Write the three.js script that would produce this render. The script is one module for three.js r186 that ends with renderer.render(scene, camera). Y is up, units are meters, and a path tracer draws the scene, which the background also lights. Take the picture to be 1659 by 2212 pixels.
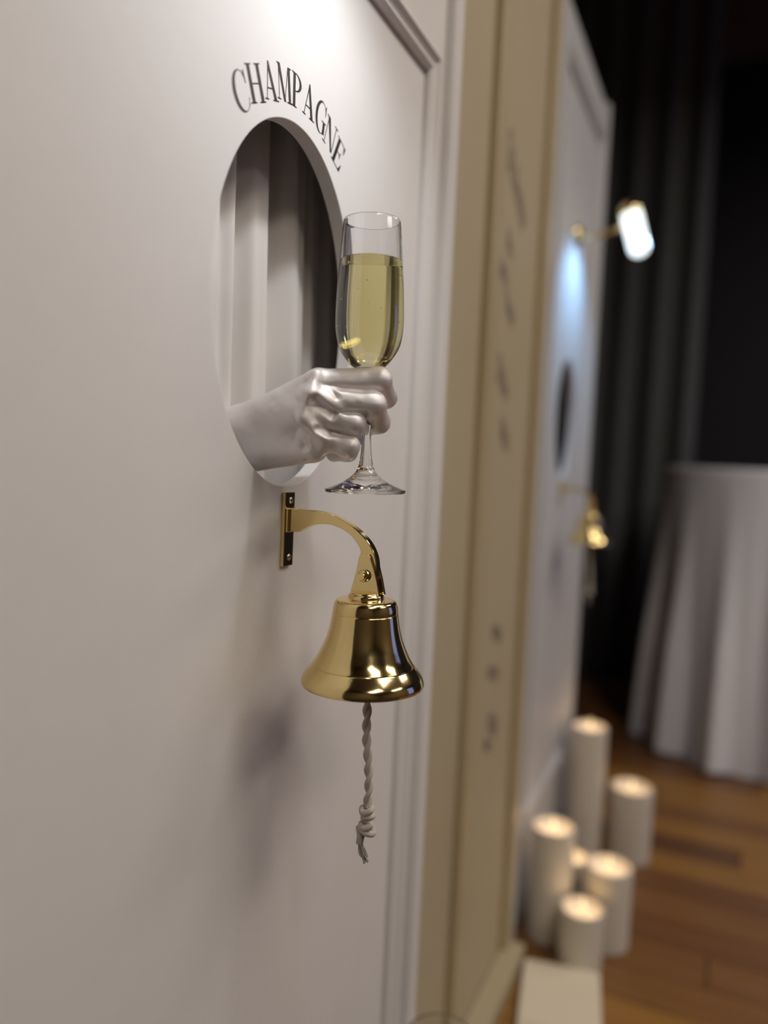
import * as THREE from 'three';
import { RoundedBoxGeometry } from 'three/addons/geometries/RoundedBoxGeometry.js';
import { mergeGeometries } from 'three/addons/utils/BufferGeometryUtils.js';
import { RectAreaLightUniformsLib } from 'three/addons/lights/RectAreaLightUniformsLib.js';

// ---------------------------------------------------------------- camera, light, exposure
// Metres. x runs along the champagne wall away from the viewer, z out of the wall, y up; the oval hole is centred on x = 0.
const V = (x, y, z) => new THREE.Vector3(x, y, z);
const EYE = V(-0.5557, 1.08, 0.34), YAW = 0.4205, PITCH = 0.0678, ROLL = 0.0446;
const FWD = V(Math.cos(PITCH) * Math.cos(YAW), -Math.sin(PITCH), -Math.cos(PITCH) * Math.sin(YAW));
const R0 = V(Math.sin(YAW), 0, Math.cos(YAW)), U0 = R0.clone().cross(FWD);
const RIGHT = R0.clone().multiplyScalar(Math.cos(ROLL)).addScaledVector(U0, Math.sin(ROLL));
const UP = U0.clone().multiplyScalar(Math.cos(ROLL)).addScaledVector(R0, -Math.sin(ROLL));
const scene = new THREE.Scene();
scene.background = new THREE.Color(0x000000);
const camera = new THREE.PerspectiveCamera(67.34, 1659 / 2212, 0.02, 40);
camera.position.copy(EYE); camera.up.copy(UP); camera.lookAt(EYE.clone().add(FWD));
camera.focus = 0.622; camera.userData.fStop = 1.65;
const renderer = new THREE.WebGLRenderer({ antialias: true });
renderer.toneMapping = THREE.LinearToneMapping;
renderer.toneMappingExposure = 1.10;
renderer.shadowMap.enabled = true;
RectAreaLightUniformsLib.init();
const PANEL_LIGHT = { color: [1.0, 0.895, 0.78], intensity: 7.1 };       // warm ceiling panels
const SCONCE_LIGHT = { near: [0.90, 0.95, 1.0], nearIntensity: 0.31, far: [0.30, 0.60, 1.0], farIntensity: 0.33 };   // cool LED tubes over the display panels
const CANDLE_LIGHT = { color: [1.0, 0.62, 0.28], intensity: 0.004 };

// ---------------------------------------------------------------- helpers
let seed = 7;
const rnd = () => { seed = (seed + 0x6d2b79f5) | 0; let t = Math.imul(seed ^ (seed >>> 15), 1 | seed); t = (t + Math.imul(t ^ (t >>> 7), 61 | t)) ^ t; return ((t ^ (t >>> 14)) >>> 0) / 4294967296; };
const clamp = THREE.MathUtils.clamp, lerp = THREE.MathUtils.lerp;
const used = {};
const numbered = (n) => { const k = used[n] = (used[n] ?? -1) + 1; return k ? `${n}_${String(k).padStart(3, '0')}` : n; };
function tag(o, label, category, group) { o.userData.label = label; o.userData.category = category; if (group) o.userData.group = group; return o; }
function thing(name, label, category, [x, y, z] = [0, 0, 0], group) {
  const o = new THREE.Group(); o.name = numbered(name); scene.add(o); o.position.set(x, y, z);
  return tag(o, label, category, group);
}
function part(name, geo, mat, parent, label) {
  const m = new THREE.Mesh(geo, mat); m.name = name; m.castShadow = m.receiveShadow = true; parent.add(m);
  if (label) m.userData.label = label;
  return m;
}
function struct(name, geo, mat, parent = scene) {
  const m = part(name, geo, mat, parent); if (parent === scene) m.userData.kind = 'structure'; return m;
}
function box(w, h, d, x = 0, y = 0, z = 0, r = 0) {
  const g = r ? new RoundedBoxGeometry(w, h, d, 2, r) : new THREE.BoxGeometry(w, h, d); g.translate(x, y, z); return g;
}
function lathe(pts, n = 64) { return new THREE.LatheGeometry(pts.map(([r, y]) => new THREE.Vector2(Math.max(r, 0), y)), n); }
function smoothPts(pts, n) { return new THREE.SplineCurve(pts.map(([r, y]) => new THREE.Vector2(r, y))).getPoints(n).map((p) => [Math.max(p.x, 0), p.y]); }
function tube(pts, r, seg = 40, rad = 10, closed = false) { return new THREE.TubeGeometry(new THREE.CatmullRomCurve3(pts.map((p) => (p.isVector3 ? p : V(...p))), closed), seg, r, rad, closed); }
function extrude(shape, depth, bevel = 0, curve = 24) {
  return new THREE.ExtrudeGeometry(shape, { depth, bevelEnabled: bevel > 0, bevelThickness: bevel, bevelSize: bevel, bevelOffset: -bevel, bevelSegments: 2, curveSegments: curve });
}
function poly(pts) { return new THREE.Shape(pts.map(([x, y]) => new THREE.Vector2(x, y))); }

// tileable value noise
function noiseTile(n, seedNo) {
  let s = seedNo; const r = () => { s = (Math.imul(s, 1664525) + 1013904223) | 0; return (s >>> 0) / 4294967296; };
  const a = new Float32Array(n * n).map(r);
  return (x, y) => {
    const xi = Math.floor(x), yi = Math.floor(y), fx = x - xi, fy = y - yi, sx = fx * fx * (3 - 2 * fx), sy = fy * fy * (3 - 2 * fy);
    const at = (i, j) => a[(((j % n) + n) % n) * n + (((i % n) + n) % n)];
    return lerp(lerp(at(xi, yi), at(xi + 1, yi), sx), lerp(at(xi, yi + 1), at(xi + 1, yi + 1), sx), sy);
  };
}
function dataTex(w, h, fn, srgb) {
  const d = new Uint8Array(w * h * 4);
  for (let j = 0; j < h; j++) for (let i = 0; i < w; i++) {
    const c = fn(i / w, j / h), k = (j * w + i) * 4;
    const v = typeof c === 'number' ? [c, c, c] : c;
    d[k] = clamp(v[0], 0, 1) * 255; d[k + 1] = clamp(v[1], 0, 1) * 255; d[k + 2] = clamp(v[2], 0, 1) * 255; d[k + 3] = 255;
  }
  const t = new THREE.DataTexture(d, w, h); t.wrapS = t.wrapT = THREE.RepeatWrapping; t.magFilter = THREE.LinearFilter; t.minFilter = THREE.LinearMipmapLinearFilter; t.generateMipmaps = true;
  if (srgb) t.colorSpace = THREE.SRGBColorSpace; t.needsUpdate = true; return t;
}
const n64 = noiseTile(64, 3), n256 = noiseTile(256, 11), n16 = noiseTile(16, 5);
const rgb = (r, g, b) => new THREE.Color().setRGB(r, g, b);
const std = (o) => new THREE.MeshStandardMaterial(o), phys = (o) => new THREE.MeshPhysicalMaterial(o);

// ---------------------------------------------------------------- materials
// rolled emulsion: fine orange peel with a few nibs, uv in metres
const paintBump = dataTex(1024, 1024, (u, v) => {
  let h = 0.5 + 0.22 * (n256(u * 256, v * 256) - 0.5) + 0.2 * (n64(u * 64, v * 64) - 0.5) + 0.10 * (n16(u * 16, v * 16) - 0.5);
  const k = n256(u * 256 + 91.3, v * 256 + 17.7); if (k > 0.985) h += 0.5 * (k - 0.985) / 0.015;
  return h;
});
paintBump.repeat.set(3, 3);
const paintTone = dataTex(256, 256, (u, v) => 0.965 + 0.035 * (0.6 * n16(u * 16, v * 16) + 0.4 * n64(u * 64, v * 64)));
paintTone.repeat.set(1.3, 1.3);
const M = {};
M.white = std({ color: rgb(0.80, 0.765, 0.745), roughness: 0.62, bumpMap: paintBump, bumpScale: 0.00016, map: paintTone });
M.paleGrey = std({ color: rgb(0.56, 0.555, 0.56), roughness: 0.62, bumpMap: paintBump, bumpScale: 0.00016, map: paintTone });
M.beige = std({ color: rgb(0.50, 0.42, 0.275), roughness: 0.7, bumpMap: paintBump, bumpScale: 0.0003, map: paintTone });
M.gold = std({ color: rgb(0.47, 0.385, 0.235), roughness: 0.5 });
M.cream = std({ color: rgb(0.80, 0.72, 0.56), roughness: 0.6, bumpMap: paintBump, bumpScale: 0.0003 });
M.vinyl = std({ color: rgb(0.006, 0.005, 0.007), roughness: 0.35 });
const brushed = dataTex(8, 512, (u, v) => 0.5 + 0.5 * (n256(3.3, v * 256) - 0.5));
M.brass = std({ color: rgb(0.88, 0.70, 0.335), metalness: 1, roughness: 0.13 });
M.brassBell = std({ color: rgb(0.86, 0.68, 0.325), metalness: 1, roughness: 0.12, bumpMap: brushed, bumpScale: 0.00002 });
M.steel = std({ color: rgb(0.75, 0.66, 0.5), metalness: 1, roughness: 0.25 });
const weave = dataTex(256, 256, (u, v) => 0.5 + 0.25 * Math.sin(u * 256 * 0.7854) * 0.6 + 0.25 * Math.sin(v * 256 * 0.7854) + 0.3 * (n256(u * 256, v * 256) - 0.5));
weave.repeat.set(60, 60);
M.satin = phys({ color: rgb(0.86, 0.81, 0.80), roughness: 0.36, metalness: 0.35, specularIntensity: 1, sheen: 0.6, sheenColor: rgb(0.9, 0.86, 0.86), sheenRoughness: 0.35, bumpMap: weave, bumpScale: 0.00010 });
M.curtain = phys({ color: rgb(0.70, 0.665, 0.64), roughness: 0.85, sheen: 0.2, sheenColor: rgb(0.8, 0.8, 0.8), sheenRoughness: 0.5, side: THREE.DoubleSide });
M.glass = phys({ color: rgb(1, 1, 1), roughness: 0.0, transmission: 1, thickness: 0.002, ior: 1.5 });
M.wine = phys({ color: rgb(1, 1, 1), roughness: 0.0, transmission: 1, thickness: 0.04, ior: 1.34, attenuationColor: rgb(0.86, 0.78, 0.36), attenuationDistance: 0.055 });
M.bubble = phys({ color: rgb(1, 1, 0.9), roughness: 0.05, transmission: 0.4, thickness: 0.001, ior: 1.1 });
M.rope = std({ color: rgb(0.60, 0.55, 0.49), roughness: 0.95, bumpMap: dataTex(64, 64, (u, v) => 0.5 + 0.5 * Math.sin((u * 8 + v * 20) * 6.283)), bumpScale: 0.0002 });
M.wax = phys({ color: rgb(0.66, 0.62, 0.55), roughness: 0.55, transmission: 0, sheen: 0.2, sheenColor: rgb(1, 0.95, 0.85) });
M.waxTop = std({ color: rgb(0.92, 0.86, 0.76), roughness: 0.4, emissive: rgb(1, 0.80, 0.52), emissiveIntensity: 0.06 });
M.flame = std({ color: rgb(1, 0.8, 0.5), emissive: rgb(1.0, 0.75, 0.42), emissiveIntensity: 0.9, roughness: 1 });
M.wick = std({ color: rgb(0.03, 0.025, 0.02), roughness: 1 });
M.lampTube = std({ color: rgb(0.95, 0.97, 1), emissive: rgb(0.88, 0.97, 1.0), emissiveIntensity: 1.5, roughness: 0.4 });
M.diffuser = std({ color: rgb(0.95, 0.93, 0.9), emissive: rgb(1, 0.92, 0.78), emissiveIntensity: 1.6, roughness: 0.6 });
M.blackCloth = std({ color: rgb(0.085, 0.09, 0.092), roughness: 0.95, side: THREE.DoubleSide });
M.darkWall = std({ color: rgb(0.012, 0.011, 0.016), roughness: 0.8 });
M.brownWall = std({ color: rgb(0.13, 0.10, 0.07), roughness: 0.8 });
M.duskPane = std({ color: rgb(0.1, 0.12, 0.2), emissive: rgb(0.16, 0.22, 1.0), emissiveIntensity: 0.5, roughness: 0.1 });
M.darkCeiling = std({ color: rgb(0.50, 0.33, 0.29), roughness: 0.9 });
M.beam = std({ color: rgb(0.10, 0.055, 0.045), roughness: 0.7 });
M.linen = phys({ color: rgb(0.80, 0.83, 0.93), roughness: 0.85, sheen: 0.2, sheenColor: rgb(0.9, 0.9, 1), side: THREE.DoubleSide });
M.darkMetal = std({ color: rgb(0.05, 0.05, 0.055), metalness: 0.8, roughness: 0.4 });
const grain = (sd) => { const a = noiseTile(64, sd); return dataTex(64, 512, (u, v) => { const g = 0.5 * a(u * 22, v * 6 + 3) + 0.3 * a(u * 48, v * 20) + 0.2 * a(u * 7, v * 3); const k = 0.55 + 0.6 * g; return [k, k * 0.97, k * 0.93]; }); };
M.planks = [[0.20, 0.085, 0.027], [0.25, 0.115, 0.034], [0.36, 0.18, 0.042], [0.16, 0.066, 0.024]].map((c, i) => std({ color: rgb(...c), roughness: 0.42, map: grain(21 + i) }));
M.subfloor = std({ color: rgb(0.03, 0.018, 0.01), roughness: 0.9 });

// ---------------------------------------------------------------- the room
const ROOM = { x0: -2.6, x1: 4.2, z0: -1.6, z1: 4.2, h: 3.6 };
{
  const { x0, x1, z0, z1, h } = ROOM, cx = (x0 + x1) / 2, cz = (z0 + z1) / 2, w = x1 - x0, d = z1 - z0, t = 0.12;
  const floor = struct('floor', box(w, 0.1, d, cx, -0.065, cz), M.subfloor);
  const pw = 0.115, pl = 1.45, geo = [1, 1, 1].map((k) => { const g = new RoundedBoxGeometry(pw - 0.003, 0.015, pl * k - 0.003, 1, 0.0015); return g; });
  for (let i = 0, x = 0.35; x < 4.05; x += pw, i++) for (let z = -0.75 + ((i * 0.61) % 1) * pl - pl; z < 3.0; z += pl) {
    if (z + pl / 2 < -0.9) continue;
    const p = part('plank', geo[i % 3], M.planks[Math.floor(rnd() * 4)], floor); p.position.set(x + pw / 2, -0.0085 + 0.0006 * rnd(), z);
  }
  struct('ceiling', box(w, t, d, cx, h + t / 2, cz), M.darkCeiling);
  struct('wall_back', box(w + 2 * t, h, t, cx, h / 2, z0 - t / 2), M.darkWall);
  struct('wall_front', box(w + 2 * t, h, t, cx, h / 2, z1 + t / 2), M.brownWall);
  struct('wall_left', box(t, h, d, x0 - t / 2, h / 2, cz), M.brownWall);
  struct('wall_right', box(t, h, d, x1 + t / 2, h / 2, cz), M.darkWall);
  struct('trim_1', box(0.22, 0.3, d, 4.0, h - 0.15, cz, 0.01), M.beam);
}

// a dusk-blue window in the front wall
{
  const wx = 3.0, wy = 1.55, ww = 1.5, wh = 1.9, z = ROOM.z1 - 0.02;
  const win = struct('window_1', box(ww, wh, 0.02, wx, wy, z), M.duskPane);
  const fr = [box(0.06, wh + 0.12, 0.05, wx - ww / 2 - 0.03, wy, z - 0.01), box(0.06, wh + 0.12, 0.05, wx + ww / 2 + 0.03, wy, z - 0.01), box(ww, 0.06, 0.05, wx, wy + wh / 2 + 0.03, z - 0.01), box(ww, 0.06, 0.05, wx, wy - wh / 2 - 0.03, z - 0.01), box(0.04, wh, 0.04, wx, wy, z - 0.015)];
  part('window_frame', mergeGeometries(fr), M.darkMetal, win);
  const l = new THREE.RectAreaLight(rgb(0.35, 0.45, 1.0), 0.28, ww, wh); l.name = 'window_light'; l.position.set(wx, wy, z - 0.05); l.lookAt(wx, wy, 0); scene.add(l);
}

// ceiling panels of light, each with its own area light
function ceilingLight(x, z, label) {
  const w = 1.2, d = 0.6, y = 3.0, o = thing('ceiling_light', label, 'ceiling light', [x, y - 0.05, z]);
  const f = [];
  for (const k of [-1, 1]) { f.push(box(w + 0.06, 0.05, 0.03, 0, 0.025, k * (d / 2 + 0.015))); f.push(box(0.03, 0.05, d, k * (w / 2 + 0.015), 0.025, 0)); }
  part('frame', mergeGeometries(f), M.darkMetal, o);
  for (const a of [-1, 1]) for (const b of [-1, 1]) part('cable', new THREE.CylinderGeometry(0.002, 0.002, ROOM.h - y, 8).translate(a * w * 0.45, (ROOM.h - y) / 2 + 0.05, b * (d / 2 + 0.015)), M.darkMetal, o);
  part('backing', box(w, 0.012, d, 0, 0.046, 0), M.darkMetal, o);
  part('diffuser', box(w, 0.02, d, 0, 0.03, 0), M.diffuser, o);
  const l = new THREE.RectAreaLight(rgb(...PANEL_LIGHT.color), PANEL_LIGHT.intensity, w, d);
  l.name = 'panel_light'; l.position.set(x, y - 0.045, z); l.lookAt(x, 0, z); scene.add(l);
}
ceilingLight(0.35, 1.4, 'oblong ceiling light panel before the near champagne panel');
ceilingLight(-1.3, 1.9, 'oblong ceiling light panel behind the photographer');
ceilingLight(2.2, 2.0, 'oblong ceiling light panel out over the far panels');
ceilingLight(0.6, 3.2, 'oblong ceiling light panel farthest out into the room');

// ---------------------------------------------------------------- display panels
const HOLE = { a: 0.1095, b: 0.147, y: 1.201 };
const PH = 2.09;
// picture-frame moulding section: (out across the width, proud of the board)
const mouldProfile = [[0, 0], [0, 0.006], [0.004, 0.0095], [0.009, 0.0075], [0.012, 0.009], [0.016, 0.0135], [0.021, 0.0125], [0.0235, 0.0075], [0.0245, 0]];
function mouldStrip(len, side, x, y) {          // mitred length: side 0 left, 1 top, 2 right, 3 bottom; the profile's first point is the inner edge
  const W = 0.0245, g = new THREE.BufferGeometry(), pos = [], idx = [], n = mouldProfile.length;
  for (const e of [-1, 1]) for (const [w, h] of mouldProfile) {
    const s = e * (len / 2 + w);
    pos.push(...(side === 1 ? [s, w, h] : side === 3 ? [-s, -w, h] : side === 2 ? [w, -s, h] : [-w, s, h]));
  }
  for (let i = 0; i < n - 1; i++) idx.push(i, i + n, i + 1, i + 1, i + n, i + n + 1);
  idx.push(0, n - 1, n, n, n - 1, 2 * n - 1);
  g.setAttribute('position', new THREE.Float32BufferAttribute(pos, 3)); g.setIndex(idx);
  const out = g.toNonIndexed(); out.computeVertexNormals(); out.translate(x, y, 0); return out;
}
function boardGeo(w, h, t, hole, more = 0) {
  const s = poly([[-w / 2 - more, 0.004], [w / 2, 0.004], [w / 2, h], [-w / 2 - more, h]]);
  if (hole) { const p = new THREE.Path(); p.absellipse(0, HOLE.y, HOLE.a, HOLE.b, 0, Math.PI * 2, true); s.holes.push(p); }
  const g = extrude(s, t, 0.0008, 120); g.translate(0, 0, -t - 0.0008); return g;
}
function whitePanel(label, x, z, w, more = 0, y1 = 1.513, paint = M.white) {   // more: how much farther the board runs on the viewer's side
  const o = thing('display_panel', label, 'panel', [x, 0, z]);
  part('board', boardGeo(w, PH, 0.012, true, more), paint, o);
  const fx = 0.262 * (w / 0.704), y0 = 0.30;
  part('moulding', mouldStrip(y1 - y0, 0, -fx - more, (y0 + y1) / 2), paint, o);
  part('moulding', mouldStrip(y1 - y0, 2, fx, (y0 + y1) / 2), paint, o);
  part('moulding', mouldStrip(2 * fx + more, 1, -more / 2, y1), paint, o);
  part('moulding', mouldStrip(2 * fx + more, 3, -more / 2, y0), paint, o);
  for (const k of [-1, 1]) part('edge_trim', box(0.030, PH - 0.004, 0.022, k * (w / 2 - 0.015) - (k < 0 ? more : 0), PH / 2 + 0.002, 0.002, 0.006), paint, o);
  for (const k of [-1, 1]) part('frame_post', box(0.045, PH - 0.03, 0.03, k * (w / 2 - 0.03) - (k < 0 ? more : 0), PH / 2, -0.0275), paint, o);
  return o;
}
const panelA = whitePanel('white panel with the oval hole the gloved hand reaches through', 0, 0, 0.704, 0.13);
part('batten', box(0.16, PH - 0.05, 0.010, -0.163, PH / 2, -0.0188), M.white, panelA);

// lettering: high-contrast serif capitals, cap height 1
const HL = 0.032, TH = 0.155;
const rect = (x0, y0, x1, y1) => poly([[x0, y0], [x1, y0], [x1, y1], [x0, y1]]);
const serif = (x0, x1, y) => rect(x0, y - (y > 0.5 ? HL : 0), x1, y + (y > 0.5 ? 0 : HL));
function ring(cx, cy, rx, ry, ix, irx, iry, a0, a1, n = 40) {
  const out = [], inn = [];
  for (let i = 0; i <= n; i++) { const a = lerp(a0, a1, i / n); out.push([cx + rx * Math.cos(a), cy + ry * Math.sin(a)]); inn.push([ix + irx * Math.cos(a), cy + iry * Math.sin(a)]); }
  return poly([...out, ...inn.reverse()]);
}
const rad = Math.PI / 180;
const roundC = () => [ring(0.44, 0.5, 0.44, 0.53, 0.50, 0.345, 0.50, 48 * rad, 318 * rad), poly([[0.72, 0.92], [0.76, 1.0], [0.785, 1.0], [0.785, 0.66], [0.76, 0.66], [0.73, 0.82], [0.68, 0.90]])];
const GLYPH = {
  C: [0.80, () => [...roundC(), poly([[0.74, 0.16], [0.72, 0.12], [0.79, 0.30], [0.815, 0.30]])]],
  G: [0.84, () => [...roundC(), rect(0.62, 0.02, 0.62 + TH, 0.40), serif(0.52, 0.86, 0.40), poly([[0.62, 0.14], [0.62, 0.02], [0.70, 0.02]])]],
  H: [0.84, () => [rect(0.09, 0, 0.09 + TH, 1), rect(0.60, 0, 0.60 + TH, 1), rect(0.2, 0.48, 0.62, 0.48 + HL), ...[0, 1].flatMap((y) => [serif(0, 0.33, y), serif(0.51, 0.84, y)])]],
  A: [0.84, () => [poly([[0.35, 1.03], [0.42, 1.03], [0.76, 0], [0.595, 0], [0.335, 0.86]]), poly([[0.36, 1.0], [0.385, 0.93], [0.125, 0], [0.095, 0]]), rect(0.19, 0.30, 0.56, 0.30 + HL), serif(0, 0.23, 0), serif(0.50, 0.86, 0)]],
  M: [1.06, () => [rect(0.11, 0, 0.11 + HL, 1), poly([[0.07, 1], [0.235, 1], [0.60, 0], [0.46, 0]]), poly([[0.50, 0], [0.53, 0], [0.84, 1], [0.805, 1]]), rect(0.80, 0, 0.80 + TH, 1), serif(0, 0.22, 1), serif(0, 0.24, 0), serif(0.70, 1.05, 0), serif(0.82, 1.05, 1)]],
  P: [0.68, () => [rect(0.09, 0, 0.09 + TH, 1), ring(0.24, 0.735, 0.42, 0.265, 0.24, 0.275, 0.24, -90 * rad, 90 * rad), rect(0.2, 0.974, 0.25, 1), rect(0.2, 0.47, 0.25, 0.495), serif(0, 0.34, 0), serif(0, 0.2, 1)]],
  N: [0.86, () => [rect(0.12, 0, 0.12 + HL, 1), poly([[0.05, 1], [0.225, 1], [0.745, 0], [0.70, 0], [0.64, 0]]), rect(0.715, 0, 0.715 + HL, 1), serif(0, 0.2, 1), serif(0, 0.25, 0), serif(0.60, 0.86, 1)]],
  E: [0.72, () => [rect(0.09, 0, 0.09 + TH, 1), serif(0, 0.66, 1), serif(0, 0.68, 0), rect(0.2, 0.49, 0.46, 0.49 + HL), poly([[0.46, 0.36], [0.475, 0.36], [0.475, 0.64], [0.46, 0.64], [0.41, 0.5]]), poly([[0.66, 1], [0.64, 0.72], [0.62, 0.72], [0.52, 0.98]]), poly([[0.69, 0.0], [0.70, 0.30], [0.675, 0.30], [0.55, 0.02]])]],
};
{
  const word = new THREE.Group(); word.name = 'lettering'; word.position.set(0, 1.2, 0.00003); panelA.add(word); word.userData.label = 'black serif capitals spelling CHAMPAGNE in an arc';
  // foot of each letter on the board (mm from the hole's centre), turn in degrees, width scale
  const put = [['C', -74.5, 128.5, 30, 0.93], ['H', -57.5, 141.5, 25, 0.95], ['A', -40, 151, 16, 0.86], ['M', -21.5, 158, 9, 0.78], ['P', -4.5, 160.2, 1.5, 0.86], ['A', 14.2, 160.6, -4, 0.86], ['G', 33.5, 157, -9, 0.82], ['N', 48.5, 149.5, -20, 0.92], ['E', 63.5, 140, -28, 0.95]];
  for (const [ch, x, y, deg, k] of put) {
    const [w, make] = GLYPH[ch], s = 0.0262;
    const g = mergeGeometries(make().map((sh) => { const e = extrude(sh, 0.008, 0, 12); return e; }));
    g.translate(-w / 2, 0, 0); g.scale(s * k, s, s);
    const m = part('letter', g, M.vinyl, word); m.position.set(x / 1000, y / 1000, 0); m.rotation.z = deg * rad;
  }
}

// the beige middle panel, set back a little, with gilt mouldings and a column of brush script too soft to read
const XB = 0.71, ZB = -0.045, WB = 0.716;
const panelB = thing('display_panel', 'beige middle panel with gilt strips and faded script, between the white panels', 'panel', [XB, 0, ZB]);
part('board', boardGeo(WB, PH, 0.012, false), M.beige, panelB);
for (const x of [0.675, 1.035]) part('moulding', box(0.045, PH - 0.01, 0.02, x - XB, PH / 2 + 0.002, 0.006, 0.007), M.gold, panelB, 'gilt vertical moulding');
for (const k of [-1, 1]) part('frame_post', box(0.045, PH - 0.03, 0.03, k * (WB / 2 - 0.03), PH / 2, -0.0275), M.beige, panelB);
part('foot', box(WB - 0.02, 0.04, 0.045, 0, 0.02, 0.0235, 0.003), M.beige, panelB);
{
  const ink = std({ color: rgb(0.26, 0.21, 0.16), roughness: 0.7 });
  const strokes = [[0.80, 1.60, 0.075, 0.07], [0.86, 1.55, 0.06, 0.05], [0.80, 1.47, 0.03, 0.03], [0.76, 1.42, 0.06, 0.05], [0.82, 1.36, 0.05, 0.03], [0.80, 1.235, 0.06, 0.05], [0.83, 1.135, 0.05, 0.04], [0.855, 0.76, 0.055, 0.03], [0.845, 0.685, 0.07, 0.025], [0.86, 0.58, 0.06, 0.045], [0.83, 0.55, 0.04, 0.02]];
  for (const [x, y, w, h] of strokes) {
    const pts = []; for (let i = 0; i <= 14; i++) { const t = i / 14; pts.push([(t - 0.5) * w * 1.1 + 0.16 * w * Math.sin(t * 23), (0.5 - t) * h * 0.9 + 0.42 * h * Math.sin(t * 19 + x * 40), 0]); }
    const g = tube(pts, 0.0045, 60, 6); g.scale(1, 1, 0.06); g.translate(x - XB, y, 0.001); part('script_stroke', g, ink, panelB);
  }
}
const XC = 1.386, ZC = -0.045;
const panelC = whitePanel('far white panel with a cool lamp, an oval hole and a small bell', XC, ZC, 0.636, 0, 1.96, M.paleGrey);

// ---------------------------------------------------------------- curtain behind the hole
function curtainGeo(x0, x1, y0, y1, z, gap) {
  const nx = 230, ny = 420, pos = [], idx = [], uv = [], id = [];
  for (let j = 0; j <= ny; j++) for (let i = 0; i <= nx; i++) {
    const x = lerp(x0, x1, i / nx), y = lerp(y0, y1, j / ny), t = (y - 1.2);
    const ph = x - 0.05 * t * t - 0.045 * -t * (x > 0.06 ? 1 : 0.25);
    const f = 0.0095 * Math.sin(6.2832 * (ph - 0.012) / 0.055 + 0.8 * Math.sin(6.2832 * ph / 0.055)) + 0.004 * Math.sin(ph * 71 + 1 + 2 * t) + 0.002 * Math.sin(ph * 260 + 5 * t);
    pos.push(x, y, z + f - 0.22 * Math.max(0, x - 0.10)); uv.push(x, y);
  }
  for (let j = 0; j < ny; j++) for (let i = 0; i < nx; i++) {
    const a = j * (nx + 1) + i, q = 3 * a;
    if (gap && gap((pos[q] + pos[q + 3]) / 2, pos[q + 1] + 0.0015, pos[q + 2])) continue;
     idx.push(a, a + 1, a + nx + 1, a + 1, a + nx + 2, a + nx + 1);
  }
  const g = new THREE.BufferGeometry(); g.setAttribute('position', new THREE.Float32BufferAttribute(pos, 3)); g.setAttribute('uv', new THREE.Float32BufferAttribute(uv, 2)); g.setIndex(idx); g.computeVertexNormals(); return g;
}
function curtain(label, x, z, gap) {
  const o = thing('curtain', label, 'curtain', [x, 0, z]);
  part('cloth', curtainGeo(-0.20, 0.30, 0.62, 1.84, -0.056, gap), M.curtain, o);
  const rod = new THREE.CylinderGeometry(0.006, 0.006, 0.56, 12); rod.rotateZ(Math.PI / 2); rod.translate(0.05, 1.845, -0.056); part('rod', rod, M.darkMetal, o);
  return o;
}

// ---------------------------------------------------------------- the gloved arm: one signed-distance body, meshed with surface nets
const HAND_O = V(0, 1.1247, 0.0742);              // where the fingers close round the stem
const vmm = (a) => a.map((v) => v / 1000);
function capsule(a, b, ra, rb) {
  const bx = b[0] - a[0], by = b[1] - a[1], bz = b[2] - a[2], L = bx * bx + by * by + bz * bz;
  return (x, y, z) => {
    const px = x - a[0], py = y - a[1], pz = z - a[2], t = Math.min(1, Math.max(0, (px * bx + py * by + pz * bz) / L));
    return Math.hypot(px - t * bx, py - t * by, pz - t * bz) - (ra + (rb - ra) * t);
  };
}
const smin = (a, b, k) => { const h = Math.max(k - Math.abs(a - b), 0) / k; return Math.min(a, b) - h * h * k * 0.25; };
const smax = (a, b, k) => -smin(-a, -b, k);
function chain(pts, rs) { const c = []; for (let i = 0; i < pts.length - 1; i++) c.push(capsule(pts[i], pts[i + 1], rs[i], rs[i + 1])); return (x, y, z) => { let d = 1e9; for (const f of c) d = smin(d, f(x, y, z), 5); return d; }; }
// joints in millimetres: x to the photographer's right, y up, z towards the photographer
const FING = {
  index: chain([[-38, 13.5, 15], [8, 16.6, 9.5], [13.5, 6.5, -15], [-2, 9, -29]], [10.6, 9.4, 8.4, 7.4]),
  middle: chain([[-42, 1, 20], [3.2, -3, 13.5], [7.6, -14.5, -9], [-2, -17, -23]], [10.8, 9.7, 8.6, 7.6]),
  ring: chain([[-47, -11, 19.5], [-11.5, -18.3, 16], [-12.8, -26.5, -6], [-24, -27, -19]], [10, 8.7, 7.9, 7]),
  little: chain([[-43, -28, 15], [-15.5, -35.9, 14], [-17, -38.8, -3], [-29, -40, -12]], [9.5, 8.0, 7.2, 6.2]),
};
const thumb = chain([[-80, -6, -34], [-46, 8, -42], [-14, 19, -37], [6, 21, -25]], [11, 10.5, 9.2, 7.8]);
const WR = [-109, -24, -27], EL = [-292, -27, -108];
const bones = [
  capsule(WR, EL, 21.5, 34), capsule([-104, -20, -25], [-40, 12, 12], 18.5, 12.2), capsule([-104, -24, -24], [-47, -8, 15], 20, 12.5),
  capsule([-98, -35, -22], [-44, -36, 8], 18.5, 12.5), capsule([-100, -22, -28], [-60, -12, -18], 20, 20), capsule([-100, -22, -32], [-70, -2, -34], 17, 13),
];
const ridges = [capsule([-41, 3.5, 29.5], [-22, -9.5, 23.5], 2.2, 2.0), capsule([-49, -17, 26], [-37, -27, 24.5], 2.5, 2), capsule([-40, 18, 25], [-45, 2, 30], 2.2, 2.2), capsule([-45, 2, 30], [-51, -15, 28], 2.0, 2.2), capsule([-51, -16, 28], [-34, -31, 23], 2.6, 2.2), capsule([-33, -31, 22], [-40, -43, 14], 2.2, 1.2)];
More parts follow.
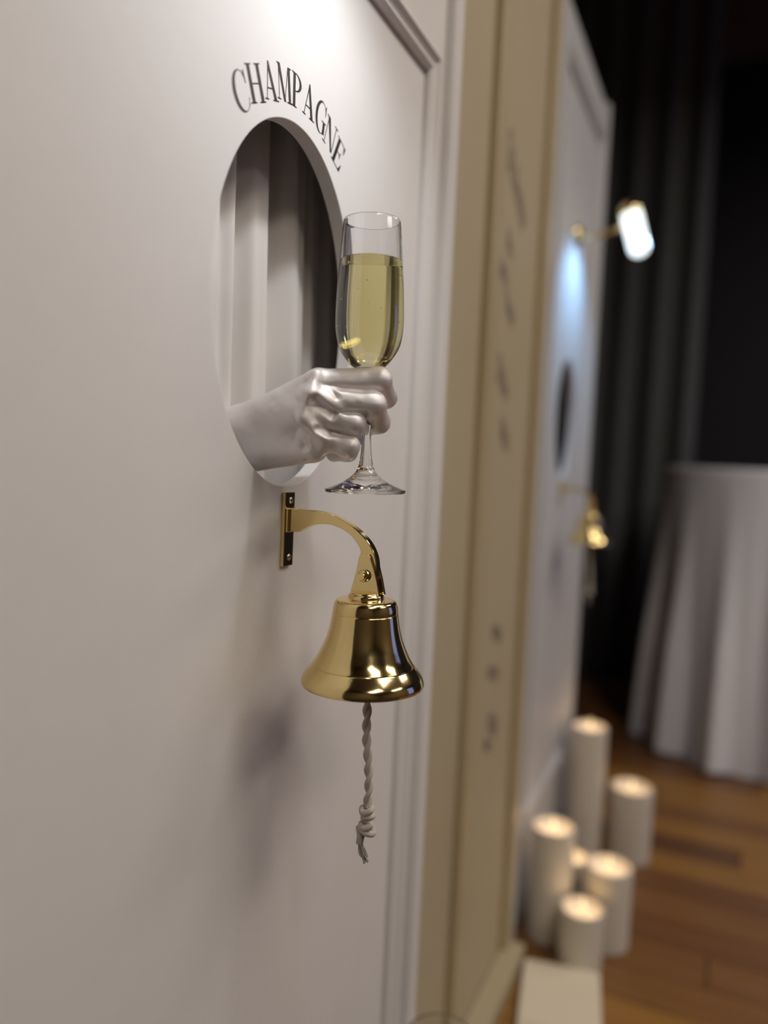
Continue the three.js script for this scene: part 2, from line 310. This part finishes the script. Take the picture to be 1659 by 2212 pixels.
const grooves = [capsule([-21, 7.2, 23.5], [9, 5.6, 18], 1.7, 1.5), capsule([-26, -10.6, 24], [-1, -11.2, 20.5], 1.7, 1.5), capsule([-27, -26.8, 22], [-13, -27.6, 21.5], 1.6, 1.4), capsule([-40, -2.5, 32.5], [-27, -13.5, 27.5], 3.4, 2.6), capsule([-30, 9, 28.5], [-24, 0.5, 27], 1.6, 1.2), capsule([-38, -24, 29], [-29, -27.5, 26], 2.2, 2.0), capsule([-60, -22, 27], [-50, -36, 21], 5, 4)];
const stemCut = capsule([-2, 40, 0], [-2, -60, 0], 5.2, 3.6);
const wn = noiseTile(64, 77);
function sdf(x, y, z) {
  let d = bones[0](x, y, z);
  for (let i = 1; i < bones.length; i++) d = smin(d, bones[i](x, y, z), 12);
  if (x > -75) {
    let f = 1e9; for (const k in FING) f = smin(f, FING[k](x, y, z), 0.7);
    f = smin(f, thumb(x, y, z), 1.2);
    d = smin(d, f, 5);
    for (const r of ridges) d = smin(d, r(x, y, z), 7);
    for (const g of grooves) d = smax(d, -g(x, y, z), 3);
  } else d = smin(d, thumb(x, y, z), 8);
  if (Math.abs(d) < 8) {   // soft creases of loose satin along the wrist and back of the hand
    const k = clamp((-x - 50) / 30, 0, 1);
    d += k * (1.5 * (wn(x * 0.035 + y * 0.055 + 9, y * 0.03 - x * 0.02 + z * 0.03) - 0.5) + 0.8 * (wn(x * 0.10 + y * 0.06, y * 0.07 + z * 0.05) - 0.5)) + 0.35 * (wn(x * 0.2 + z * 0.1, y * 0.2 + 31) - 0.5);
    d = smax(d, -stemCut(x, y, z), 1.2);
  }
  return d;
}
function surfaceNets(f, lo, hi, h) {
  const n = [0, 1, 2].map((k) => Math.ceil((hi[k] - lo[k]) / h) + 1), [nx, ny, nz] = n, val = new Float32Array(nx * ny * nz);
  for (let k = 0, q = 0; k < nz; k++) for (let j = 0; j < ny; j++) for (let i = 0; i < nx;) {
    const v = f(lo[0] + i * h, lo[1] + j * h, lo[2] + k * h); val[q++] = v; i++;
    let skip = Math.floor(Math.abs(v) / h * 0.45) - 2; while (skip-- > 0 && i < nx) { val[q++] = v; i++; }   // far from the surface: the sign cannot change yet
  }
  const id = new Int32Array(nx * ny * nz).fill(-1), pos = [], idx = [], at = (i, j, k) => (k * ny + j) * nx + i;
  for (let k = 0; k < nz - 1; k++) for (let j = 0; j < ny - 1; j++) for (let i = 0; i < nx - 1; i++) {
    let c = 0, sx = 0, sy = 0, sz = 0; const b = at(i, j, k);
    const v = [val[b], val[b + 1], val[b + nx], val[b + nx + 1], val[b + nx * ny], val[b + nx * ny + 1], val[b + nx * ny + nx], val[b + nx * ny + nx + 1]];
    const neg = v.reduce((s, q) => s + (q < 0), 0); if (neg === 0 || neg === 8) continue;
    for (const [p, q] of [[0, 1], [2, 3], [4, 5], [6, 7], [0, 2], [1, 3], [4, 6], [5, 7], [0, 4], [1, 5], [2, 6], [3, 7]]) if ((v[p] < 0) !== (v[q] < 0)) {
      const t = v[p] / (v[p] - v[q]), P = [p & 1, (p >> 1) & 1, p >> 2], Q = [q & 1, (q >> 1) & 1, q >> 2];
      sx += lerp(P[0], Q[0], t); sy += lerp(P[1], Q[1], t); sz += lerp(P[2], Q[2], t); c++;
    }
    id[b] = pos.length / 3; pos.push(lo[0] + (i + sx / c) * h, lo[1] + (j + sy / c) * h, lo[2] + (k + sz / c) * h);
  }
  const quad = (a, b, c, d, flip) => { if (a < 0 || b < 0 || c < 0 || d < 0) return; if (flip) idx.push(a, c, b, a, d, c); else idx.push(a, b, c, a, c, d); };
  for (let k = 1; k < nz - 1; k++) for (let j = 1; j < ny - 1; j++) for (let i = 1; i < nx - 1; i++) {
    const b = at(i, j, k), s = val[b] < 0;
    if (s !== (val[b + 1] < 0)) quad(id[at(i, j - 1, k - 1)], id[at(i, j, k - 1)], id[b], id[at(i, j - 1, k)], !s);
    if (s !== (val[b + nx] < 0)) quad(id[at(i - 1, j, k - 1)], id[at(i - 1, j, k)], id[b], id[at(i, j, k - 1)], !s);
    if (s !== (val[b + nx * ny] < 0)) quad(id[at(i - 1, j - 1, k)], id[at(i, j - 1, k)], id[b], id[at(i - 1, j, k)], !s);
  }
  const nor = new Float32Array(pos.length), uv = new Float32Array(pos.length / 3 * 2), e = 0.7;
  for (let q = 0; q < pos.length; q += 3) {
    const [x, y, z] = [pos[q], pos[q + 1], pos[q + 2]];
    let gx = f(x + e, y, z) - f(x - e, y, z), gy = f(x, y + e, z) - f(x, y - e, z), gz = f(x, y, z + e) - f(x, y, z - e); const L = Math.hypot(gx, gy, gz) || 1;
    nor[q] = gx / L; nor[q + 1] = gy / L; nor[q + 2] = gz / L; uv[q / 3 * 2] = (x + 0.5 * z) / 1000; uv[q / 3 * 2 + 1] = (y - 0.4 * z) / 1000;
  }
  const g = new THREE.BufferGeometry();
  g.setAttribute('position', new THREE.Float32BufferAttribute(pos.map((v) => v / 1000), 3)); g.setAttribute('normal', new THREE.BufferAttribute(nor, 3)); g.setAttribute('uv', new THREE.BufferAttribute(uv, 2)); g.setIndex(idx);
  return g;
}
const HAND_Q = new THREE.Quaternion().setFromRotationMatrix(new THREE.Matrix4().makeBasis(RIGHT, UP, FWD.clone().negate()));
{
  const o = thing('person', 'arm in a silvery white satin glove holding the champagne flute through the oval hole', 'person', HAND_O.toArray());
  o.quaternion.copy(HAND_Q);
  part('glove', surfaceNets(sdf, [-335, -78, -150], [28, 42, 42], 1.25), M.satin, o, 'silvery white satin glove with loose creases');
  const under = []; for (let i = 0; i <= 16; i++) { const t = i / 16, a = [lerp(-90, -50, t), lerp(-34, -32, t), lerp(-20, 8, t)], dir = [0, -0.93, 0.37]; let k = 0; while (k < 40 && sdf(a[0] + dir[0] * k, a[1] + dir[1] * k, a[2] + dir[2] * k) < 0) k += 0.1; under.push([0, 1, 2].map((c) => (a[c] + dir[c] * k) / 1000)); }
  const seam = tube(under, 0.0007, 50, 8);
  part('seam', seam, M.satin, o);
}

{
  const p = new THREE.Vector3(), back = HAND_Q.clone().invert();
  curtain('off-white folded curtain behind the near oval hole, parted round the gloved arm', 0, 0, (x, y, z) => { p.set(x, y, z).sub(HAND_O).applyQuaternion(back).multiplyScalar(1000); return sdf(p.x, p.y, p.z) < -0.3; });
  curtain('off-white folded curtain behind the far oval hole', XC, ZC, null);
}

// ---------------------------------------------------------------- champagne flute (foot rests on nothing: it is held)
{
  const o = thing('champagne_flute', 'tall glass flute of pale champagne held in the gloved hand', 'glass', [0, 1.0525, 0.0742]);
  o.rotation.x = -0.018;
  const H = 0.214;
  const outer = [[0.0322, 0.0012], [0.0322, 0.0030], [0.029, 0.0042], [0.020, 0.0080], [0.0125, 0.0130], [0.0088, 0.0165], [0.0062, 0.0215], [0.0046, 0.030], [0.0036, 0.043], [0.0031, 0.060], [0.0033, 0.076], [0.0044, 0.087], [0.0065, 0.094], [0.0106, 0.0985], [0.0140, 0.1013], [0.0176, 0.1053], [0.0222, 0.112], [0.0250, 0.1185], [0.0267, 0.128], [0.0272, 0.138], [0.0269, 0.151], [0.0263, 0.1645], [0.0250, 0.182], [0.0240, 0.1975], [0.0226, 0.2132]];
  const inner = [[0.0216, 0.2132], [0.0229, 0.1975], [0.0239, 0.182], [0.0252, 0.1645], [0.0258, 0.151], [0.0261, 0.138], [0.0255, 0.128], [0.0237, 0.1195], [0.0208, 0.1135], [0.0165, 0.108], [0.0115, 0.1045], [0.006, 0.1027], [0, 0.1022]];
  const po = smoothPts(outer, 150), pi = smoothPts(inner, 70);
  part('glass_body', lathe([[0, 0.0032], [0.012, 0.0028], [0.024, 0.0012], [0.030, 0.0003], [0.0315, 0.0004], ...po, [0.0223, 0.2138], [0.0219, 0.2138], ...pi], 96), M.glass, o);
  const level = 0.1815, wi = smoothPts(inner.filter((p) => p[1] <= 0.19), 90).filter((p) => p[1] <= level);
  const inset = wi.map(([r, y]) => [Math.max(0, r + 0.0002), y - 0.0002]);
  const top = inset[0][0];
  part('champagne', lathe([[0, level], [top * 0.7, level], [top * 0.93, level + 0.0002], [top - 0.0002, level + 0.0010], ...inset].reverse(), 96), M.wine, o, 'pale yellow champagne');
  const bub = [];
  for (let i = 0; i < 26; i++) { const a = rnd() * 6.283, y = 0.112 + 0.066 * rnd(), r = (0.3 + 0.6 * rnd()) * 0.0235, s = new THREE.SphereGeometry(0.00022 + 0.0002 * rnd(), 8, 6); s.translate(r * Math.cos(a), y, r * Math.sin(a)); bub.push(s); }
  const b = part('bubbles', mergeGeometries(bub), M.bubble, o); b.userData.kind = 'stuff';
}

// ---------------------------------------------------------------- brass bells on wall brackets, and their pull ropes
function makeBell(label, x, z) {
  const o = thing('wall_bell', label, 'bell', [x, 1.018, z]);          // base: middle of the bracket plate on the board
  const Y = (mm) => (mm + 182) / 1000;                                   // heights were taken from the hole's centre
  const pl = extrude(poly([[-0.0055, -0.0312], [0.0095, -0.0312], [0.0095, 0.0312], [-0.0055, 0.0312]]), 0.0026, 0.0004); pl.translate(0, 0, 0.0008);
  part('bracket_plate', pl, M.brass, o);
  for (const y of [0.0245, -0.0238]) {
    const s = mergeGeometries([lathe([[0, 0.0012], [0.0014, 0.00115], [0.0024, 0.0008], [0.0029, 0.0001], [0.0029, -0.0004]], 24)]); s.rotateX(Math.PI / 2); s.translate(0.003, y, 0.0036);
    const sc = part('screw', s, M.steel, o); part('slot', box(0.0044, 0.0007, 0.0002, 0.003, y, 0.00482), M.wick, sc);
  }
  // bracket arm: outline in (z, y), then given its width across x
  const sh = new THREE.Shape();
  const topPts = [[2, -164.2], [10, -164.2], [22.8, -164.1], [35.5, -164.5], [45.9, -166.8], [56.3, -170.9], [64.6, -174.6], [71.8, -179.4], [79.1, -186], [83.3, -191.7], [86.2, -198], [87.6, -205], [87.4, -212]].map(([a, b]) => new THREE.Vector2(a / 1000, Y(b)));
  const lowPts = [[77.9 - 8.2, -214], [70.8, -207], [72.3, -199], [73.0, -194.4], [70.3, -189.3], [64, -182.6], [56.7, -178.4], [47.3, -175.4], [38, -174.8], [28.6, -176.4], [19.3, -181.1], [15.5, -183.2], [10.8, -183.6], [2, -183.6]].map(([a, b]) => new THREE.Vector2(a / 1000, Y(b)));
  sh.moveTo(topPts[0].x, topPts[0].y); sh.splineThru(topPts.slice(1));
  sh.absarc(0.0787, Y(-212.9), 0.0088, 0.1, -Math.PI * 0.98, true);
  sh.splineThru(lowPts);
  const ag = extrude(sh, 0.0066, 0.0007, 10); ag.rotateY(-Math.PI / 2); ag.translate(0.0058, 0, 0);   // extruded depth becomes the width across x
  part('bracket_arm', ag, M.brass, o);
  part('boss', box(0.0125, 0.0205, 0.003, 0.002, Y(-174), 0.0046, 0.0008), M.brass, o);
  // yoke: two tapering cheeks astride the arm's eye, bolt through both
  for (const x of [0.0086, -0.0012]) {
    const g = extrude(poly([[66.2, -228.5], [92.4, -228.5], [89.4, -216], [86.6, -207], [83.2, -198.4], [81.4, -196.2], [75.0, -196.2], [73.2, -197.6], [70.8, -211]].map(([a, b]) => [a / 1000, Y(b)])), 0.0022, 0.0005, 16);
    g.rotateY(-Math.PI / 2); g.translate(x, 0, 0); part('yoke_cheek', g, M.brass, o);
  }
  const hex = new THREE.CylinderGeometry(0.0030, 0.0030, 0.0050, 6); const wash = lathe([[0.0052, -0.0012], [0.0052, 0.0004], [0.0045, 0.0014], [0.0032, 0.0020], [0, 0.0021]], 32), shank = new THREE.CylinderGeometry(0.0022, 0.0022, 0.018, 16);
  hex.translate(0, 0.0054, 0); wash.translate(0, 0.0022, 0); shank.translate(0, -0.002, 0);
  const bolt = mergeGeometries([hex, wash, shank].map((g) => g.toNonIndexed())); bolt.rotateZ(Math.PI / 2); bolt.translate(-0.0030, Y(-213.2), 0.0787);
  part('bolt', bolt, M.brass, o);
  // bell: heights above the mouth
  const by = Y(-302), pro = [[0.0494, 0], [0.0499, 0.0012], [0.0498, 0.0035], [0.0483, 0.0075], [0.0452, 0.0118], [0.0415, 0.0162]];
  const pro2 = [[0.0413, 0.0165], [0.0378, 0.0222], [0.0348, 0.0285], [0.0322, 0.0345], [0.0303, 0.0400], [0.0288, 0.0460], [0.0277, 0.0520], [0.02665, 0.0582]];
  const pro3 = [[0.02655, 0.0588], [0.0263, 0.0620], [0.0255, 0.0655], [0.0243, 0.0680], [0.0226, 0.0692], [0.0205, 0.0697]];
  const groove = (a, b) => [[a[0] - 0.0003, a[1] + 0.0001], [b[0] - 0.0004, b[1] - 0.0001]];
  const pts = [[0.0478, 0.001], ...smoothPts(pro, 26), ...groove(pro[5], pro2[0]), ...smoothPts(pro2, 40), ...groove(pro2[7], pro3[0]), ...smoothPts(pro3, 20), [0.0150, 0.0700],
    [0.0147, 0.0706], [0.0146, 0.0722], [0.0141, 0.0732], [0.0132, 0.0736], [0.0128, 0.0745], [0.0128, 0.0752], [0.011, 0.0756], [0, 0.0756]];
  const inside = [[0, 0.0655], [0.018, 0.0655], [0.0235, 0.060], [0.0255, 0.050], [0.0285, 0.038], [0.034, 0.026], [0.041, 0.0135], [0.0465, 0.005], [0.0478, 0.001]];
  const bell = lathe([...inside, ...pts.slice(1)], 128); bell.translate(0, by, 0.0790);
  part('bell', bell, M.brassBell, o);
  const cl = mergeGeometries([new THREE.CylinderGeometry(0.0016, 0.0016, 0.050, 12).translate(0, by + 0.041, 0.079), new THREE.SphereGeometry(0.0075, 24, 16).translate(0, by + 0.012, 0.079)]);
  part('clapper', cl, M.brass, o);
  return o;
}
makeBell('brass bell on a curved bracket below the near oval hole', 0, 0.0);
makeBell('small blurred brass bell on the far white panel', XC - 0.02, ZC);

function strandGeo(from, len, r, turn, n, bend) {
  const gs = [];
  for (const s of [0, Math.PI]) {
    const pts = []; for (let i = 0; i <= n; i++) { const t = i / n, a = s + turn * t * len; const b = bend(t); pts.push(V(from[0] + b[0] + r * 0.85 * Math.cos(a), from[1] - len * t, from[2] + b[1] + r * 0.85 * Math.sin(a))); }
    gs.push(tube(pts, r, n * 2, 10));
  }
  return gs;
}
function makeRope(label, x, z) {
  const o = thing('bell_rope', label, 'rope', [x, 0.7, z]);             // base: its frayed end
  const y0 = 0.905 - 0.7, bend = (t) => [0.0, 0.0072 * Math.min(1, t * 1.6) + 0.0012 * Math.sin(t * 9)];
  for (const g of strandGeo([0, y0, 0.0805], 0.107, 0.0021, 6.283 / 0.0245, 60, bend)) part('strand', g, M.rope, o);
  const c = V(0, y0 - 0.108, 0.0888), K = (a) => a.map(([px, py, pz]) => V(c.x + px, c.y + py, c.z + pz));
  const k1 = tube(K([[0.000, 0.004, 0], [0.001, 0.000, 0.003], [-0.004, -0.001, 0.0042], [-0.0045, -0.004, -0.002], [0.0015, -0.0025, -0.0052], [0.0046, -0.0055, -0.0015], [0.001, -0.0075, 0.004], [-0.004, -0.007, 0.0005], [-0.001, -0.0095, -0.003], [0, -0.012, 0]]), 0.0026, 90, 12);
  const k2 = tube(K([[0, -0.010, 0], [-0.003, -0.0135, 0.0045], [-0.0045, -0.0165, -0.001], [0.001, -0.0155, -0.0052], [0.0048, -0.0185, 0.0015], [0.0005, -0.0215, 0.0052], [-0.0042, -0.020, 0.0005], [-0.002, -0.0175, -0.006], [-0.003, -0.024, -0.0045], [-0.002, -0.031, -0.0055]]), 0.0027, 90, 12);
  part('knot', k1, M.rope, o); part('knot', k2, M.rope, o);
  const fr = [];
  for (let i = 0; i < 22; i++) { const a = rnd() * 6.283, s = 0.0022 * rnd(), q = 0.003 * (rnd() - 0.5); fr.push(tube(K([[s * Math.cos(a) - 0.001, -0.022, -0.003 + s * Math.sin(a)], [s * 1.1 * Math.cos(a) - 0.0015, -0.031, -0.0045 + s * 1.2 * Math.sin(a)], [s * 1.2 * Math.cos(a) - 0.0005 + q, -0.038 - 0.004 * rnd(), -0.002 + s * Math.sin(a) + q], [q * 1.2, -0.042 - 0.006 * rnd(), 0.0005 + q * 1.5]]), 0.00055, 14, 6)); }
  part('frayed_end', mergeGeometries(fr), M.rope, o).userData.kind = 'stuff';
  return o;
}
makeRope('twisted natural cord with a double knot hanging from the near brass bell', 0, 0);
makeRope('thin cord hanging from the small far brass bell', XC - 0.02, ZC);

// ---------------------------------------------------------------- wall lamps over the white panels
function sconce(label, x, z, color, power, aimY, aimZ, fromY, fromZ, cone, soft) {
  const o = thing('wall_lamp', label, 'lamp', [x, 1.65, z]);
  const plate = lathe([[0, 0.012], [0.020, 0.011], [0.027, 0.006], [0.028, 0.0008]], 40); plate.rotateX(Math.PI / 2); part('wall_plate', plate, M.brass, o);
  part('arm', tube([[0, 0, 0.010], [0, -0.002, 0.05], [0, 0.008, 0.095], [0, 0.047, 0.118], [0, 0.060, 0.126]], 0.0055, 40, 12), M.brass, o);
  const head = new THREE.Group(); head.name = 'lamp_head'; head.position.set(0, 0.0, 0.138); head.rotation.x = -0.28; o.add(head);
  part('cap', lathe([[0, 0.074], [0.008, 0.073], [0.020, 0.066], [0.0265, 0.054], [0.0270, 0.044], [0.024, 0.044], [0, 0.046]], 40), M.brass, head);
  const t = part('lamp_tube', lathe([[0, -0.060], [0.012, -0.0585], [0.020, -0.052], [0.0235, -0.042], [0.0240, 0], [0.0240, 0.043], [0, 0.043]], 40), M.lampTube, head);
  t.castShadow = false;
  const l = new THREE.SpotLight(rgb(...color), power, 0, cone, soft, 2);   // the tube shines down the panel from under its cap
  l.castShadow = true; l.shadow.radius = 1; l.name = 'lamp_light'; l.position.set(x, fromY, z + fromZ); l.target.position.set(x, aimY, z + aimZ); scene.add(l, l.target);
}
sconce('brass wall lamp with a glowing white tube above the near panel', 0, 0.0, SCONCE_LIGHT.near, SCONCE_LIGHT.nearIntensity, 1.20, 0.06, 1.585, 0.157, 1.15, 1);
sconce('brass wall lamp with a glowing white tube on the far white panel', XC + 0.005, ZC, SCONCE_LIGHT.far, SCONCE_LIGHT.farIntensity, 1.46, 0, 1.63, 0.165, 0.95, 0.6);

// ---------------------------------------------------------------- floor step, candles, glass vase
{
  const o = thing('floor_board', 'flat cream board on the floor, before the short front candle', 'board', [0.765, 0, 0.133]); o.rotation.y = 0.17;
  for (const x of [-0.198, 0, 0.198]) part('plank', box(0.195, 0.020, 0.158, x, 0.010, 0, 0.003), M.cream, o);
}
function candle(label, x, z, r, h, y = 0) {
  const o = thing('pillar_candle', label, 'candle', [x, y, z], 'white pillar candles on the floor');
  const body = lathe([[0, 0], [r * 0.96, 0], [r, 0.004], [r * 1.0, h * 0.6], [r, h - 0.007], [r * 0.985, h - 0.002], [r * 0.93, h], [r * 0.86, h - 0.004], [r * 0.80, h - 0.012], [r * 0.70, h - 0.0165]], 48);
  part('wax', body, M.wax, o);
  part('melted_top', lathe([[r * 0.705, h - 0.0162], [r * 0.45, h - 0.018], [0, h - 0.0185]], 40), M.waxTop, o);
  part('wick', tube([[0, h - 0.02, 0], [0.0005, h - 0.012, 0], [0.0015, h - 0.006, 0.0005]], 0.001, 8, 6), M.wick, o);
  part('flame', lathe([[0, h - 0.010], [0.0035, h - 0.006], [0.0052, h], [0.0042, h + 0.008], [0.0018, h + 0.017], [0, h + 0.023]], 20), M.flame, o).castShadow = false;
  const l = new THREE.PointLight(rgb(...CANDLE_LIGHT.color), CANDLE_LIGHT.intensity); l.name = 'flame_light'; l.castShadow = true; l.shadow.radius = 0.4; l.position.set(x, y + h + 0.004, z); scene.add(l);
}
candle('short white pillar candle nearest the viewer, before the others', 1.105, 0.1116, 0.047, 0.131);
candle('tall white pillar candle at the left, close against the panel', 1.178, 0.026, 0.049, 0.262);
candle('medium white pillar candle just behind the short front one', 1.212, 0.150, 0.052, 0.185);
candle('tallest white pillar candle, standing at the back of the cluster', 1.590, 0.034, 0.047, 0.372);
candle('white pillar candle at the right of the tallest one', 1.645, 0.150, 0.058, 0.205);
candle('small white pillar candle half hidden in the middle of the cluster', 1.300, 0.055, 0.040, 0.140);
{
  const o = thing('glass_vase', 'clear glass cylinder vase whose rim shows at the bottom edge', 'vase', [0.302, 0.0, 0.064]);
  const h = 0.378, r = 0.043;
  part('glass_body', lathe([[0, 0], [r - 0.002, 0], [r, 0.003], [r, h - 0.0015], [r - 0.0015, h], [r - 0.003, h - 0.0015], [r - 0.003, 0.012], [0, 0.011]], 64), M.glass, o);
}

// ---------------------------------------------------------------- cocktail table and its cloth
{
  const T = [2.88, 0, 0.50], h = 1.105;
  const o = thing('cocktail_table', 'tall round cocktail table under the white cloth', 'table', T);
  part('table_top', lathe([[0, h - 0.027], [0.395, h - 0.027], [0.4, h - 0.022], [0.4, h - 0.006], [0.395, h - 0.002], [0, h - 0.002]], 64), M.darkMetal, o);
  part('pole', new THREE.CylinderGeometry(0.03, 0.03, h - 0.05, 20).translate(0, (h - 0.05) / 2 + 0.02, 0), M.darkMetal, o);
  part('base', lathe([[0, 0], [0.27, 0], [0.27, 0.01], [0.06, 0.03], [0.03, 0.06], [0, 0.06]], 40), M.darkMetal, o);
  const nA = 240, nR = 70, pos = [], idx = [];
  const rows = [[0, 0], [0.2, 0], [0.36, 0], [0.392, 0], [0.4, 0.003], [0.4035, 0.010]];
  for (let j = 0; j <= nR; j++) for (let i = 0; i <= nA; i++) {
    const a = i / nA * Math.PI * 2; let r, y;
    if (j < rows.length) { r = rows[j][0]; y = h - rows[j][1]; } else {
      const t = (j - rows.length + 1) / (nR - rows.length + 1), s = Math.min(1, t * 1.6); y = h - 0.010 - (h - 0.016) * t;
      r = 0.4035 + 0.062 * t + s * (0.012 + 0.036 * t) * (Math.sin(13 * a + 0.6 + 0.4 * Math.sin(3 * a)) * 0.8 + 0.25 * Math.sin(29 * a + 2 * t));
      y += t * 0.008 * Math.sin(13 * a + 0.6);
    }
    pos.push(r * Math.cos(a), y, r * Math.sin(a));
  }
  for (let j = 0; j < nR; j++) for (let i = 0; i < nA; i++) { const a = j * (nA + 1) + i; idx.push(a, a + 1, a + nA + 1, a + 1, a + nA + 2, a + nA + 1); }
  const g = new THREE.BufferGeometry(); g.setAttribute('position', new THREE.Float32BufferAttribute(pos, 3)); g.setIndex(idx); g.computeVertexNormals();
  const c = part('tablecloth', g, M.linen, scene); c.position.set(...T); tag(c, 'floor-length pale cloth falling in folds over the tall round table', 'tablecloth');
}

// ---------------------------------------------------------------- black pipe-and-drape beyond the panels
function drape(label, x, z0, z1, h, per) {
  const o = thing('black_drape', label, 'curtain', [x, 0, (z0 + z1) / 2], 'black drapes on the far side');
  const n = 160, m = 30, w = z1 - z0, pos = [], idx = [];
  for (let j = 0; j <= m; j++) for (let i = 0; i <= n; i++) { const s = (i / n - 0.5) * w, t = j / m; pos.push((0.022 + 0.01 * (1 - t)) * Math.sin(s / per * 6.283 + 1.2 * Math.sin(s * 5 + t)) + 0.008 * Math.sin(s * 90 + t * 2), 0.01 + t * (h - 0.01), s); }
  for (let j = 0; j < m; j++) for (let i = 0; i < n; i++) { const a = j * (n + 1) + i; idx.push(a, a + 1, a + n + 1, a + 1, a + n + 2, a + n + 1); }
  const g = new THREE.BufferGeometry(); g.setAttribute('position', new THREE.Float32BufferAttribute(pos, 3)); g.setIndex(idx); g.computeVertexNormals();
  part('cloth', g, M.blackCloth, o);
  const rod = new THREE.CylinderGeometry(0.018, 0.018, w + 0.1, 16); rod.rotateX(Math.PI / 2); rod.translate(0, h + 0.012, 0); part('rod', rod, M.darkMetal, o);
}
drape('grey-black drape hanging in soft folds directly beyond the far panel', 3.5, -1.3, 0.17, 3.5, 0.14);

renderer.render(scene, camera);
